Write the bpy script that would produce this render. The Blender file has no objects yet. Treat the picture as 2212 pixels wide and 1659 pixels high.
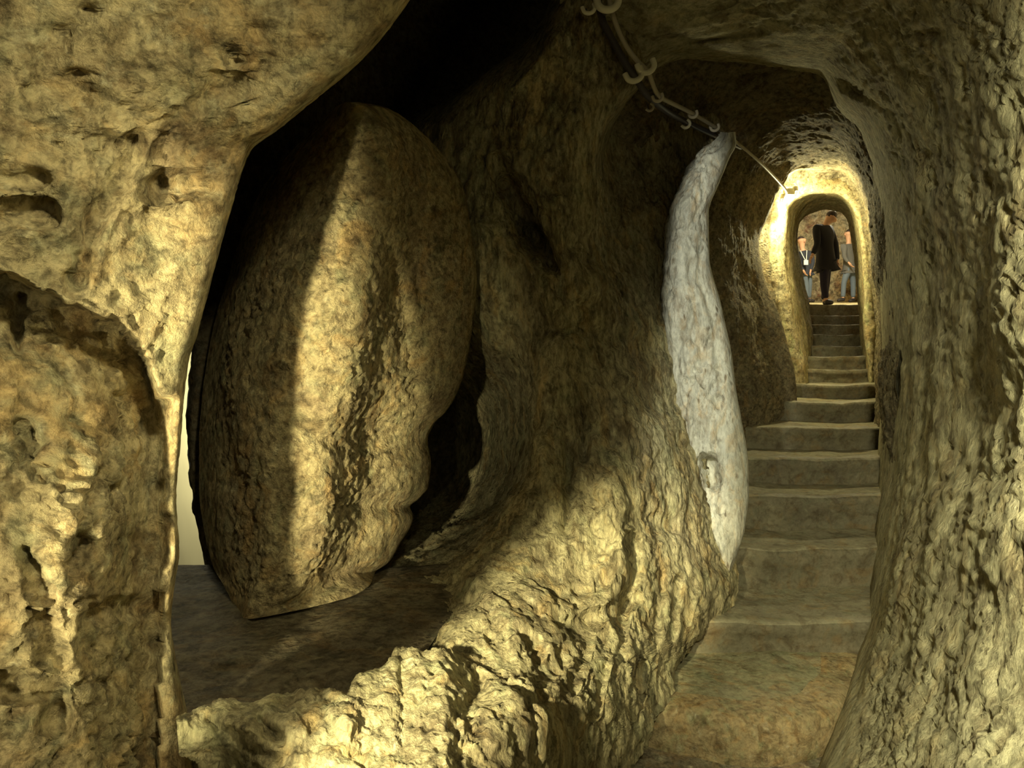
import bpy, math, random
import numpy as np
random.seed(7); np.random.seed(7)
C = bpy.context.scene.collection
F = 1600.0; CX = 1106.0; HY = 780.0; CAMZ = 1.53

# ------------------------------------------------------------------ geometry helpers
def W(px, py, d):
    """point at ray (px, py) and distance d along +Y, in metres (floor of the stair foot is z = 0)"""
    return ((px-CX)/F*d, d, CAMZ-(py-HY)/F*d)

def pchip(x, y, xi):
    """monotone cubic interpolation of y (n, ...) over x (n)"""
    n = len(x); h = np.diff(x); sh = (n-1,)+(1,)*(y.ndim-1)
    dl = np.diff(y, axis=0)/h.reshape(sh)
    m = np.zeros_like(y)
    if n > 2:
        h0 = h[:-1].reshape((n-2,)+(1,)*(y.ndim-1)); h1 = h[1:].reshape((n-2,)+(1,)*(y.ndim-1))
        w1 = 2*h1+h0; w2 = h1+2*h0
        a = dl[:-1]; b = dl[1:]
        ok = (a*b) > 0
        with np.errstate(divide='ignore', invalid='ignore'):
            mm = (w1+w2)/(w1/np.where(ok, a, 1)+w2/np.where(ok, b, 1))
        m[1:-1] = np.where(ok, mm, 0)
    m[0] = dl[0]; m[-1] = dl[-1]
    k = np.clip(np.searchsorted(x, xi, side='right')-1, 0, n-2)
    s = ((xi-x[k])/h[k]).reshape((len(xi),)+(1,)*(y.ndim-1)); hh = h[k].reshape(s.shape)
    return ((1+2*s)*(1-s)**2)*y[k] + s*(1-s)**2*hh*m[k] + s*s*(3-2*s)*y[k+1] + s*s*(s-1)*hh*m[k+1]

def surf(ctrl, nr, nc):
    ctrl = np.array(ctrl, float)
    def par(A):
        d = np.sqrt((np.diff(A[..., :2], axis=0)**2).sum(-1) + (np.diff(A[..., 2], axis=0)*260)**2).mean(-1)
        return np.concatenate([[0], np.cumsum(np.maximum(d, 1))])
    p = par(ctrl); A = pchip(p, ctrl, np.linspace(0, p[-1], nr))
    B = A.transpose(1, 0, 2); p = par(ctrl.transpose(1, 0, 2)); Bq = pchip(p, B, np.linspace(0, p[-1], nc))
    return Bq.transpose(1, 0, 2)

def _h(ix, iy, iz, s):
    n = (ix*374761393 + iy*668265263 + iz*2147483647 + s*974634777) & 0xffffffff
    n = ((n ^ (n >> 13))*1274126177) & 0xffffffff
    n = (n ^ (n >> 16)) & 0xffffffff
    n = (n*2246822519) & 0xffffffff
    return ((n ^ (n >> 15)) & 0xffffff)/float(0xffffff)

def vn(P, s=0):
    I = np.floor(P).astype(np.int64); f = P-I; f = f*f*f*(f*(f*6-15)+10)
    x, y, z = I[..., 0], I[..., 1], I[..., 2]; fx, fy, fz = f[..., 0], f[..., 1], f[..., 2]
    r = 0
    for dx in (0, 1):
        for dy in (0, 1):
            for dz in (0, 1):
                w = (fx if dx else 1-fx)*(fy if dy else 1-fy)*(fz if dz else 1-fz)
                r = r + w*_h(x+dx, y+dy, z+dz, s)
    return r*2-1

def fbm(P, fr, o=5, g=0.5, s=0):
    P = P*fr; a = 1.0; r = 0; t = 0
    for i in range(o):
        r = r+a*vn(P+13.7*i, s+i); t += a; a *= g; P = P*2.03
    return r/t*1.6

def worley(P, fr, s=0):
    P = P*fr; I = np.floor(P).astype(np.int64); best = np.full(P.shape[:-1], 9.0)
    for dx in (-1, 0, 1):
        for dy in (-1, 0, 1):
            for dz in (-1, 0, 1):
                J = I+np.array([dx, dy, dz])
                q = np.stack([_h(J[..., 0], J[..., 1], J[..., 2], s+k) for k in (11, 23, 37)], -1)+J
                best = np.minimum(best, ((P-q)**2).sum(-1))
    return np.sqrt(best)

def pdist(px, py, poly):
    d = np.full(px.shape, 1e9)
    for (a, b), (c, e) in zip(poly[:-1], poly[1:]):
        vx, vy = c-a, e-b; L = vx*vx+vy*vy+1e-9
        t = np.clip(((px-a)*vx+(py-b)*vy)/L, 0, 1)
        d = np.minimum(d, np.hypot(px-a-t*vx, py-b-t*vy))
    return d

def normals(P):
    du = np.gradient(P, axis=0); dv = np.gradient(P, axis=1)
    n = np.cross(du, dv); n /= (np.linalg.norm(n, axis=-1, keepdims=True)+1e-12)
    return n

def blur(n, k=3):
    for _ in range(k):
        m = n.copy(); m[1:-1] = (n[:-2]+2*n[1:-1]+n[2:])/4; n = m.copy(); m = n.copy()
        m[:, 1:-1] = (n[:, :-2]+2*n[:, 1:-1]+n[:, 2:])/4; n = m
    return n

def grid_mesh(name, P, mat, closed_v=False, cap=False, cols=None):
    nr, nc = P.shape[:2]
    v = P.reshape(-1, 3)
    i = np.arange(nr-1)[:, None]; j = np.arange(nc if closed_v else nc-1)[None, :]
    jn = (j+1) % nc
    f = np.stack([(i*nc+j), (i*nc+jn), ((i+1)*nc+jn), ((i+1)*nc+j)], -1).reshape(-1, 4)
    faces = f.tolist()
    if cap:
        faces.append(list(range(nc))[::-1]); faces.append(list(range((nr-1)*nc, nr*nc)))
    me = bpy.data.meshes.new(name)
    me.from_pydata(v.tolist(), [], faces)
    me.polygons.foreach_set('use_smooth', [True]*len(me.polygons))
    me.materials.append(mat); me.update()
    ob = bpy.data.objects.new(name, me); C.objects.link(ob)
    return ob

def rock(name, ctrl, nr, nc, mat, big=.03, mid=.012, fine=.004, pits=.0, pitf=18, stamps=(), seed=0, stretch=(1, 1, 1), extra=None, closed=False, cap=False, keep=(), krad=55, ridge=.6):
    """a rock surface lofted through rows of control points, carved and roughened in metres"""
    S = surf(ctrl, nr, nc)
    px, py, d = S[..., 0], S[..., 1], S[..., 2].copy()
    for poly, w, a in stamps:
        q = pdist(px, py, poly); wob = 1+.35*vn(np.stack([px/40, py/40, px*0], -1), seed+5)
        d += a*np.exp(-(q/(w*wob))**2)
    if extra is not None: d = extra(px, py, d)
    P = np.stack(W(px, py, d), -1)
    if closed: N = normals(np.concatenate([P[:, -3:], P, P[:, :3]], 1))[:, 3:-3]
    else: N = blur(normals(P), 3)
    mean = P.reshape(-1, 3).mean(0)
    view = P-np.array([0, 0, CAMZ])
    sg = -np.sign((N*view).sum(-1).mean()) if not closed else np.sign((N*(P-mean)).sum(-1).mean())
    N = N*sg
    Q = P*np.array(stretch)
    Qw = Q+.05*np.stack([fbm(Q, 5, 2, .5, seed+k) for k in (70, 80, 90)], -1)
    m1 = fbm(Qw, 9, 4, .55, seed+9); rg = np.abs(fbm(Qw, 6.5, 4, .55, seed+30))
    m2 = (1-ridge)*m1+ridge*(.55-2.2*np.minimum(rg, .45))*-1*-1
    D = big*fbm(Q, 2.2, 3, .5, seed) + mid*m2 + fine*fbm(Qw, 34, 4, .62, seed+17)
    if pits:
        w = worley(Q+.03*fbm(Q, 12, 2)[..., None], pitf, seed)
        on = np.clip(vn(Q*pitf/4, seed+3)*3+.6, 0, 1)
        D -= pits*np.clip(1-w/.55, 0, 1)**1.1*on
    for poly in keep:
        q = pdist(px, py, poly); D = D*(.12+.88*(1-np.exp(-(q/krad)**2)))
    P = P+N*D[..., None]
    ob = grid_mesh(name, P, mat, closed, cap)
    return ob

def tube(name, pts, r, mat, parent=None, seg=10):
    cu = bpy.data.curves.new(name, 'CURVE'); cu.dimensions = '3D'; cu.bevel_depth = r; cu.bevel_resolution = 3; cu.use_fill_caps = True
    sp = cu.splines.new('NURBS'); sp.points.add(len(pts)-1)
    for p, q in zip(sp.points, pts): p.co = (*q, 1)
    sp.use_endpoint_u = True; sp.order_u = 3
    ob = bpy.data.objects.new(name, cu); C.objects.link(ob)
    dg = bpy.context.evaluated_depsgraph_get(); me = bpy.data.meshes.new_from_object(ob.evaluated_get(dg))
    bpy.data.objects.remove(ob); me.materials.clear(); me.materials.append(mat)
    me.polygons.foreach_set('use_smooth', [True]*len(me.polygons))
    ob = bpy.data.objects.new(name, me); C.objects.link(ob)
    if parent: ob.parent = parent
    return ob

def thing(name, label, cat, group=None, loc=(0, 0, 0)):
    o = bpy.data.objects.new(name, None); C.objects.link(o); o.location = loc; o.empty_display_size = .1
    return tag(o, label, cat, group)
def tag(o, label, cat, group=None):
    o['label'] = label; o['category'] = cat
    if group: o['group'] = group
    return o
def struct(o, label=None):
    o['kind'] = 'structure'
    if label: o['label'] = label
    return o

# ------------------------------------------------------------------ materials
def rock_mat(name, c1, c2, c3, green=(.30, .33, .17), pale=(.62, .58, .38), sc=3.0, bump=.5, stretch=(1, 1, 1), dark=.45, rough=.9, holes=.6, greenamt=.5, holesc=26, orange=.5, mott=1.0):
    m = bpy.data.materials.new(name); m.use_nodes = True; nt = m.node_tree; N = nt.nodes; L = nt.links
    b = N['Principled BSDF']; b.inputs['Roughness'].default_value = rough
    b.inputs['Specular IOR Level'].default_value = .25
    tc = N.new('ShaderNodeTexCoord'); mp = N.new('ShaderNodeMapping'); mp.inputs['Scale'].default_value = stretch
    L.new(tc.outputs['Object'], mp.inputs['Vector']); V = mp.outputs['Vector']
    def noise(s, det=6, r=.6, dis=0):
        n = N.new('ShaderNodeTexNoise'); n.inputs['Scale'].default_value = s; n.inputs['Detail'].default_value = det
        n.inputs['Roughness'].default_value = r; n.inputs['Distortion'].default_value = dis; L.new(V, n.inputs['Vector']); return n.outputs['Fac']
    def ramp(f, st):
        r = N.new('ShaderNodeValToRGB'); e = r.color_ramp.elements
        while len(e) < len(st): e.new(.5)
        for q, (p, c) in zip(e, st): q.position = p; q.color = (*c, 1) if not isinstance(c, float) else (c, c, c, 1)
        L.new(f, r.inputs['Fac']); return r.outputs['Color']
    def mix(a, bb, f, mode='MIX'):
        x = N.new('ShaderNodeMix'); x.data_type = 'RGBA'; x.blend_type = mode
        for sk, val in ((x.inputs[6], a), (x.inputs[7], bb), (x.inputs[0], f)):
            if isinstance(val, bpy.types.NodeSocket): L.new(val, sk)
            elif isinstance(val, tuple): sk.default_value = (*val, 1)
            else: sk.default_value = val
        return x.outputs[2]
    col = ramp(noise(sc, 5, .6, .4), [(.30, c1), (.5, c2), (.68, c3)])
    col = mix(col, green, ramp(noise(sc*2.6, 4, .55, .8), [(.52, 0.0), (.68, greenamt)]))
    col = mix(col, pale, ramp(noise(sc*4.7, 6, .7, .3), [(.56, 0.0), (.72, .75)]))
    col = mix(col, (c3[0]*1.02, c3[1]*.78, c3[2]*.52), ramp(noise(sc*1.9, 5, .6, 1.2), [(.52, 0.0), (.66, orange)]))
    col = mix(col, (dark, dark*.92, dark*.85), ramp(noise(sc*3.4, 8, .7, .6), [(.36, 1.0), (.52, 0.0)]), 'MULTIPLY')
    mot = ramp(noise(sc*9, 8, .75, .4), [(.38, .42), (.49, .92), (.60, 1.30)]); col = mix(col, mot, mott, 'MULTIPLY')
    vo = N.new('ShaderNodeTexVoronoi'); vo.inputs['Scale'].default_value = holesc; vo.feature = 'F1'
    mx = N.new('ShaderNodeVectorMath'); mx.operation = 'ADD'; nv = N.new('ShaderNodeTexNoise'); nv.inputs['Scale'].default_value = 14; L.new(V, nv.inputs['Vector'])
    sv = N.new('ShaderNodeVectorMath'); sv.operation = 'SCALE'; sv.inputs['Scale'].default_value = .09; L.new(nv.outputs['Color'], sv.inputs[0])
    L.new(V, mx.inputs[0]); L.new(sv.outputs[0], mx.inputs[1]); L.new(mx.outputs[0], vo.inputs['Vector'])
    gate = ramp(noise(sc*3, 3), [(.45, 0.0), (.6, 1.0)])
    pit = mix((0., 0., 0.), ramp(vo.outputs['Distance'], [(.16, 1.0), (.42, 0.0)]), gate)
    col = mix(col, (.42, .38, .34), mix((0., 0., 0.), pit, holes), 'MULTIPLY')
    L.new(col, b.inputs['Base Color'])
    fine = noise(70, 8, .7); med = noise(24, 6, .65)
    a = N.new('ShaderNodeMath'); a.operation = 'MULTIPLY_ADD'; a.inputs[1].default_value = 1.8; L.new(med, a.inputs[0]); L.new(fine, a.inputs[2])
    s2 = N.new('ShaderNodeMath'); s2.operation = 'MULTIPLY_ADD'; s2.inputs[1].default_value = -.8; L.new(pit, s2.inputs[0]); L.new(a.outputs[0], s2.inputs[2])
    bp = N.new('ShaderNodeBump'); bp.inputs['Strength'].default_value = bump; bp.inputs['Distance'].default_value = .028
    L.new(s2.outputs[0], bp.inputs['Height']); L.new(bp.outputs[0], b.inputs['Normal'])
    return m

def plain(name, c, rough=.8, emit=None, es=1.0, metal=0.0, nz=.15):
    m = bpy.data.materials.new(name); m.use_nodes = True; nt = m.node_tree; b = nt.nodes['Principled BSDF']
    b.inputs['Roughness'].default_value = rough; b.inputs['Metallic'].default_value = metal
    n = nt.nodes.new('ShaderNodeTexNoise'); n.inputs['Scale'].default_value = 22; n.inputs['Detail'].default_value = 4
    r = nt.nodes.new('ShaderNodeValToRGB'); r.color_ramp.elements[0].color = (*[x*(1-nz) for x in c], 1); r.color_ramp.elements[1].color = (*[min(1, x*(1+nz)) for x in c], 1)
    nt.links.new(n.outputs['Fac'], r.inputs['Fac']); nt.links.new(r.outputs['Color'], b.inputs['Base Color'])
    if emit: b.inputs['Emission Color'].default_value = (*emit, 1); b.inputs['Emission Strength'].default_value = es
    return m

M = {}
M['left'] = rock_mat('tuff_left', (.33, .25, .14), (.46, .38, .21), (.55, .47, .28), sc=3.2, bump=.7, green=(.28, .29, .17), dark=.5, holes=.6, holesc=22)
M['right'] = rock_mat('tuff_right', (.40, .35, .22), (.54, .50, .31), (.62, .58, .37), orange=.3, green=(.42, .40, .24), sc=2.6, bump=.6, dark=.5, stretch=(1, 1, .75), holes=.45, holesc=30, pale=(.66, .62, .42), mott=.75)
M['middle'] = rock_mat('tuff_middle', (.30, .25, .15), (.44, .39, .23), (.54, .49, .29), green=(.30, .32, .18), sc=2.8, bump=.6, dark=.42, stretch=(1.5, 1.5, .6), holes=.6)
M['pale'] = rock_mat('pale_lit_tuff', (.56, .56, .48), (.66, .66, .57), (.73, .72, .62), green=(.50, .52, .48), sc=4, bump=.5, dark=.62, stretch=(1.4, 1.4, .55), pale=(.78, .78, .72), holes=1.0, holesc=24, mott=0.45)  # pale colour carries the cool light falling on the pillar
M['door'] = rock_mat('door_stone', (.34, .26, .15), (.46, .38, .21), (.52, .43, .24), green=(.27, .29, .16), sc=3.5, bump=.8, dark=.5, holes=.4)
M['dark'] = rock_mat('shaded_slot_tuff', (.10, .085, .06), (.15, .125, .08), (.19, .16, .10), green=(.12, .12, .08), pale=(.24, .21, .13), sc=3, bump=.5, dark=.6)  # shade inside the slot put into a darker rock colour
M['vault'] = rock_mat('shaded_vault_tuff', (.18, .145, .09), (.25, .21, .125), (.33, .28, .16), green=(.27, .26, .15), sc=3, bump=.6, dark=.5, stretch=(1, .8, 1.4), pale=(.46, .42, .26))  # darkened: shade behind the ceiling lip is put into the colour
M['door_way'] = rock_mat('doorway_tuff', (.40, .33, .18), (.50, .43, .24), (.56, .50, .30), green=(.40, .46, .22), sc=3, bump=.3, dark=.7)
M['step'] = rock_mat('worn_lit_tread', (.26, .23, .16), (.33, .30, .20), (.38, .35, .23), green=(.28, .30, .19), pale=(.42, .39, .27), sc=4, bump=.25, dark=.62, rough=.75, holes=.2, mott=0.3)  # treads paler, mostly to carry the light they catch
M['riser'] = rock_mat('shaded_riser', (.15, .13, .09), (.19, .17, .11), (.23, .20, .13), green=(.17, .17, .11), pale=(.27, .25, .17), sc=4, bump=.25, dark=.65, rough=.8, holes=.2, mott=0.35)  # risers darker, mostly shade put into the colour
M['rim'] = rock_mat('slab_rim', (.36, .30, .16), (.44, .34, .18), (.52, .40, .21), green=(.34, .38, .20), pale=(.55, .50, .34), sc=6, bump=.4, dark=.5, rough=.7, mott=0.5)
M['earth'] = rock_mat('trodden_earth', (.20, .17, .11), (.25, .21, .14), (.29, .24, .15), green=(.24, .25, .15), sc=4, bump=.3, dark=.6)
M['slab'] = rock_mat('slab_stone', (.30, .27, .17), (.36, .34, .20), (.44, .36, .21), green=(.28, .33, .19), pale=(.50, .46, .30), sc=5, bump=.35, dark=.6, rough=.7, mott=0.4)

# ------------------------------------------------------------------ left foreground rock
edge = [(-500, 1260), (-250, 1070), (0, 888), (80, 828), (160, 748), (225, 668), (280, 600), (322, 545), (430, 507), (520, 482), (640, 450), (720, 428), (790, 406), (860, 397), (950, 391), (1080, 383), (1190, 389), (1260, 379), (1340, 372), (1440, 386), (1530, 402), (1659, 422), (1850, 450), (2100, 480)]
ctrl = []
for y, e in edge:
    t = min(1, max(0, (y-0)/1400.0)); de = 1.70+.06*t
    dl = .95
    ctrl.append([(-4000, y, .55), (-1400, y, .80), (-500, y, 1.12), (0, y, 1.36), (e*.45, y, 1.50), (e*.75, y, de-.10), (e-60, y, de-.05), (e-8, y, de+.03), (e, y, de+.12), (e-4, y+4, de+.40), (e-60, y+10, de+.95)])
crack = [(-700, 300), (-300, 470), (0, 578), (70, 615), (150, 650), (200, 668), (255, 690), (290, 715), (318, 760), (345, 845), (372, 842), (400, 830)]
def lw(px, py, d):
    cx = np.array([p[0] for p in crack], float); cy = np.array([p[1] for p in crack], float)
    k = np.interp(px, cx[[0, 1, 2, 3, 4, 5, 6, 7, 8, 9]], cy[[0, 1, 2, 3, 4, 5, 6, 7, 8, 9]], right=845)
    k = k+10*vn(np.stack([px/28, px*0, px*0], -1), 3)
    kp = np.interp(px, cx[:10], np.gradient(cy[:10], cx[:10]), right=0)
    below = (py-k)/np.sqrt(1+kp*kp)
    s = np.clip(below/18, 0, 1); s = s*s*(3-2*s)
    fade = np.exp(-np.clip(below, 0, None)/330)
    side = np.clip((395-px)/70, 0, 1); side = side*side*(3-2*side)
    d = d+.20*s*fade*side
    # swelling of the lit lower bulge
    d = d-.10*np.exp(-(((px-120)/190)**2+((py-1230)/330)**2))
    d = d+.05*np.exp(-(((px-40)/90)**2+((py-1060)/150)**2))
    return d
G = [([(300, 305), (262, 390), (228, 450), (203, 490), (188, 560), (172, 605)], 13, .045),
     ([(392, 250), (368, 300), (366, 352), (346, 410)], 10, .025), ([(346, 402), (400, 398), (455, 402)], 15, .06),
     ([(0, 385), (90, 392)], 16, .035), ([(-60, 490), (20, 470), (95, 450)], 22, .06), ([(150, 60), (110, 110), (75, 210)], 24, .03),
     ([(186, 18), (192, 24)], 17, .05), ([(512, 126), (506, 118)], 16, .05), ([(140, 180), (180, 212)], 30, .035),
     ([(440, 232), (470, 190), (510, 190)], 17, .035), ([(235, 300), (228, 360)], 10, .018), ([(40, 640), (36, 760)], 10, .04),
     ([(275, 860), (300, 900), (310, 930)], 22, .04), ([(235, 1050), (238, 1070)], 14, .04), ([(345, 1050), (348, 1060)], 12, .035),
     ([(365, 1120), (350, 1170), (352, 1210)], 11, .03), ([(335, 1390), (350, 1410)], 10, .03), ([(362, 1330), (342, 1400)], 7, .03),
     ([(155, 1215), (180, 1170)], 22, .04), ([(210, 1330), (300, 1310)], 18, .035), ([(0, 1480), (120, 1500), (130, 1560)], 22, .045),
     ([(70, 930), (60, 980)], 26, .035), ([(330, 45), (336, 90)], 12, .03), ([(555, 65), (550, 80)], 12, .03), ([(100, 1350), (130, 1420)], 26, .035),
     ([(60, 1190), (100, 1290)], 20, .03)]
G = [(p_, w_, a_*1.15) for p_, w_, a_ in G]
struct(rock('wall_left', ctrl, 430, 330, M['left'], .030, .014, .010, pits=.030, pitf=30, stamps=G, seed=1, extra=lw, keep=[[(e, y) for y, e in edge]], krad=70), 'rough tan tuff wall in the left foreground, split by a diagonal crack')

# ------------------------------------------------------------------ rolling door stone
prof = [(221, 745, 757, 775), (232, 725, 765, 832), (260, 698, 772, 880), (300, 655, 776, 925), (350, 610, 762, 968), (400, 572, 738, 998), (500, 524, 700, 1018), (600, 492, 658, 1030), (700, 462, 636, 1022),
        (800, 444, 620, 1003), (855, 437, 606, 984), (890, 434, 598, 962), (915, 432, 594, 938), (950, 430, 592, 924), (1000, 430, 592, 931), (1050, 430, 592, 926), (1078, 431, 592, 905), (1095, 433, 591, 886), (1115, 436, 590, 893), (1180, 448, 584, 862), (1215, 458, 578, 840), (1235, 466, 572, 812),
        (1262, 482, 562, 800), (1285, 494, 552, 765), (1305, 502, 542, 700), (1325, 510, 532, 610), (1337, 516, 527, 545)]
ctrl = []
for y, l, r, R in prof:
    t = (y-221)/1116.0; b = 2.46+.10*t+.10*(1-2*min(t, .5))**2
    w = math.sin(math.pi*min(1, max(0, t)))**.5
    dl = b+.10+.50*w; dR = b+.12+.80*w
    if y > 1235:  # the under side lies on the slot floor
        dR = (.872)/(max(y, 1262)-HY)*F*(1 if R > 700 else 1); dR = min(dR, 3.0); dl = b+.35*w+.05
    b3 = min(b+.60*w+.08, b+.80*(dR-b)); b2 = min(b+.44*w+.02, b+.62*(dR-b))
    m1 = r+.30*(R-r); m2 = r+.62*(R-r); m3 = r+.88*(R-r)
    ctrl.append([(l, y, dl), (l+.35*(r-l), y, b+.22*w+.03), (l+.75*(r-l), y, b+.05*w+.01), (r, y, b), (m1, y, b+.03*w), (m2, y, b2), (m3, y, b3), (R, y, dR),
                 (R-.1*(R-l), y, dR+.10*w+.03), (.5*(l+R), y, max(dl, dR)+.12*w+.04), (l+.1*(R-l), y, dl+.14*w+.02), (l, y, dl)])
G = [([(560, 640), (520, 700)], 40, .03), ([(480, 880), (500, 1040)], 34, .05), ([(640, 900), (760, 990), (830, 930)], 26, .03), ([(800, 430), (850, 620), (900, 880)], 26, .03),
     ([(720, 1010), (740, 1045)], 24, .03), ([(520, 1290), (535, 1200), (560, 1000)], 10, .012), ([(700, 900), (800, 860)], 20, -.02), ([(930, 800), (860, 860)], 18, .02),
     ([(865, 560), (905, 700)], 15, -.02), ([(725, 640), (700, 720)], 40, -.02)]
st = rock('rolling_door_stone', ctrl, 300, 260, M['door'], .014, .007, .007, pits=.016, pitf=26, stamps=G, seed=21, closed=False, keep=[[(l, y) for y, l, r, R_ in prof], [(R_, y) for y, l, r, R_ in prof]], krad=40, ridge=.3)
# put its origin at its foot
def set_origin(o, loc):
    loc = tuple(loc); me = o.data
    co = np.empty(len(me.vertices)*3); me.vertices.foreach_get('co', co); co = co.reshape(-1, 3)-np.array(loc)
    me.vertices.foreach_set('co', co.ravel()); me.update(); o.location = loc
tag(st, 'huge round tan stone door standing on edge in a dark slot, sunlit-looking ridge down its face', 'stone door')
st['label'] = 'huge round stone door standing on edge in the dark slot left of centre'

# ------------------------------------------------------------------ middle rock mass between the slot and the stair
def row(y, *c): return [(p, y, d) for p, d in c]
mid = [
 row(-350, (1290, 4.6), (1245, 3.9), (1260, 3.5), (1290, 3.4), (1330, 3.5), (1380, 4.2), (1450, 4.6), (1560, 4.9)),
 row(-60, (1240, 4.5), (1205, 3.75), (1240, 3.4), (1290, 3.35), (1330, 3.5), (1400, 4.1), (1480, 4.6), (1560, 4.9)),
 row(20, (1225, 4.5), (1180, 3.7), (1225, 3.35), (1290, 3.35), (1345, 3.5), (1400, 4.1), (1480, 4.6), (1560, 4.9)),
 row(90, (1160, 4.5), (1135, 3.7), (1200, 3.32), (1290, 3.35), (1370, 3.5), (1410, 4.1), (1480, 4.5), (1560, 4.8)),
 row(160, (1060, 4.5), (1045, 3.7), (1150, 3.36), (1290, 3.35), (1385, 3.5), (1402, 4.1), (1480, 4.5), (1560, 4.8)),
 row(230, (940, 4.4), (955, 3.75), (1100, 3.4), (1250, 3.33), (1338, 3.48), (1352, 4.1), (1470, 4.4), (1560, 4.7)),
 row(280, (860, 4.3), (890, 3.75), (1080, 3.4), (1215, 3.32), (1305, 3.45), (1320, 4.1), (1450, 4.35), (1560, 4.6)),
 row(340, (830, 4.2), (880, 3.7), (1060, 3.38), (1190, 3.3), (1286, 3.42), (1302, 4.05), (1430, 4.3), (1540, 4.5)),
 row(430, (830, 4.1), (900, 3.7), (1060, 3.36), (1180, 3.32), (1275, 3.42), (1296, 3.95), (1420, 4.2), (1520, 4.4)),
 row(520, (830, 4.0), (900, 3.7), (1060, 3.36), (1180, 3.34), (1275, 3.45), (1300, 3.8), (1420, 4.1), (1520, 4.3)),
 row(620, (820, 4.0), (900, 3.7), (1060, 3.40), (1190, 3.32), (1290, 3.42), (1330, 3.65), (1420, 4.0), (1520, 4.2)),
 row(740, (800, 4.3), (900, 4.1), (1060, 3.60), (1200, 3.26), (1300, 3.36), (1370, 3.6), (1440, 3.85), (1520, 4.1)),
 row(900, (780, 4.9), (920, 4.8), (1080, 4.2), (1180, 3.17), (1310, 3.22), (1410, 3.5), (1470, 3.75), (1530, 4.0)),
 row(1010, (760, 4.9), (910, 4.8), (1060, 4.3), (1175, 3.07), (1300, 3.12), (1430, 3.4), (1490, 3.65), (1545, 3.9)),
 row(1100, (740, 4.8), (890, 4.6), (1030, 4.1), (1130, 2.97), (1300, 3.02), (1440, 3.33), (1510, 3.55), (1560, 3.85)),
 row(1180, (700, 4.0), (860, 3.8), (985, 3.55), (1090, 2.83), (1300, 2.93), (1445, 3.25), (1530, 3.5), (1580, 3.8)),
 row(1260, (700, 3.3), (850, 3.15), (950, 2.98), (1040, 2.64), (1295, 2.84), (1445, 3.17), (1555, 3.42), (1600, 3.7)),
 row(1350, (780, 2.95), (900, 2.62), (975, 2.42), (1100, 2.38), (1290, 2.66), (1430, 3.0), (1508, 3.22), (1560, 3.5)),
 row(1450, (800, 2.6), (900, 2.35), (975, 2.14), (1110, 2.13), (1270, 2.38), (1370, 2.66), (1408, 2.85), (1460, 3.15)),
 row(1550, (760, 2.3), (880, 2.02), (960, 1.84), (1090, 1.88), (1220, 2.12), (1320, 2.4), (1372, 2.58), (1430, 2.85)),
 row(1659, (700, 2.0), (830, 1.74), (920, 1.60), (1050, 1.68), (1160, 1.92), (1240, 2.16), (1290, 2.33), (1350, 2.6)),
 row(2000, (560, 1.5), (760, 1.25), (860, 1.12), (980, 1.18), (1060, 1.36), (1110, 1.55), (1150, 1.7), (1210, 1.95))]
G = [([(1068, 340), (1088, 400)], 9, .09), ([(1095, 400), (1125, 455), (1160, 520)], 22, .22), ([(1150, 500), (1190, 570)], 13, .14),
     ([(1030, 480), (1080, 500), (1150, 560), (1210, 690)], 24, -.06), ([(1200, 440), (1215, 530), (1255, 620)], 26, -.10), ([(1060, 620), (1070, 760)], 30, -.05),
     ([(1095, 760), (1130, 900)], 8, -.03), ([(1235, 740), (1255, 830), (1285, 900)], 10, -.05), ([(1255, 880), (1262, 990)], 14, .07),
     ([(1225, 950), (1232, 1080), (1220, 1150)], 12, .06), ([(1215, 1050), (1290, 1090)], 10, .05), ([(1310, 930), (1318, 960)], 20, .07),
     ([(1145, 920), (1165, 990), (1195, 1060)], 16, -.05), ([(1330, 1060), (1350, 1180), (1320, 1300)], 34, -.09), ([(1345, 1330), (1370, 1240), (1372, 1160)], 13, .09),
     ([(1270, 1340), (1345, 1310), (1380, 1290)], 9, .07), ([(1160, 1340), (1260, 1360)], 28, .08), ([(1150, 1380), (1180, 1440), (1240, 1400)], 20, .05),
     ([(1395, 1120), (1440, 1140)], 26, .06), ([(1270, 1390), (1240, 1480)], 14, .05), ([(1310, 1440), (1290, 1540)], 9, .05), ([(1395, 1440), (1375, 1560)], 11, .08),
     ([(1430, 1240), (1420, 1400)], 8, .04), ([(1470, 1250), (1455, 1380)], 7, .04), ([(1500, 1260), (1480, 1390)], 8, .04), ([(1350, 1280), (1350, 1420)], 7, .04),
     ([(1130, 1500), (1150, 1659)], 12, .03), ([(1010, 1440), (1040, 1500)], 18, .02), ([(1000, 1290), (1060, 1340)], 22, .03),
     ([(1180, 700), (1240, 720)], 36, .05), ([(1110, 1560), (1180, 1500)], 13, .03), ([(1200, 90), (1230, 130)], 30, -.05), ([(1140, 150), (1110, 190)], 22, -.05),
     ([(1330, 730), (1400, 760), (1430, 860)], 36, .08), ([(1350, 820), (1390, 800)], 15, -.06)]
struct(rock('wall_middle', mid, 430, 300, M['middle'], .032, .020, .008, pits=.022, pitf=17, stamps=G, seed=33, stretch=(1.2, 1.2, .8), keep=[[(1180, 20), (1135, 90), (1045, 160), (955, 230)], [(1385, 160), (1338, 230), (1305, 280), (1286, 340)]], krad=40), 'weathered tuff mass between the stone door slot and the stairs')

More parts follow.
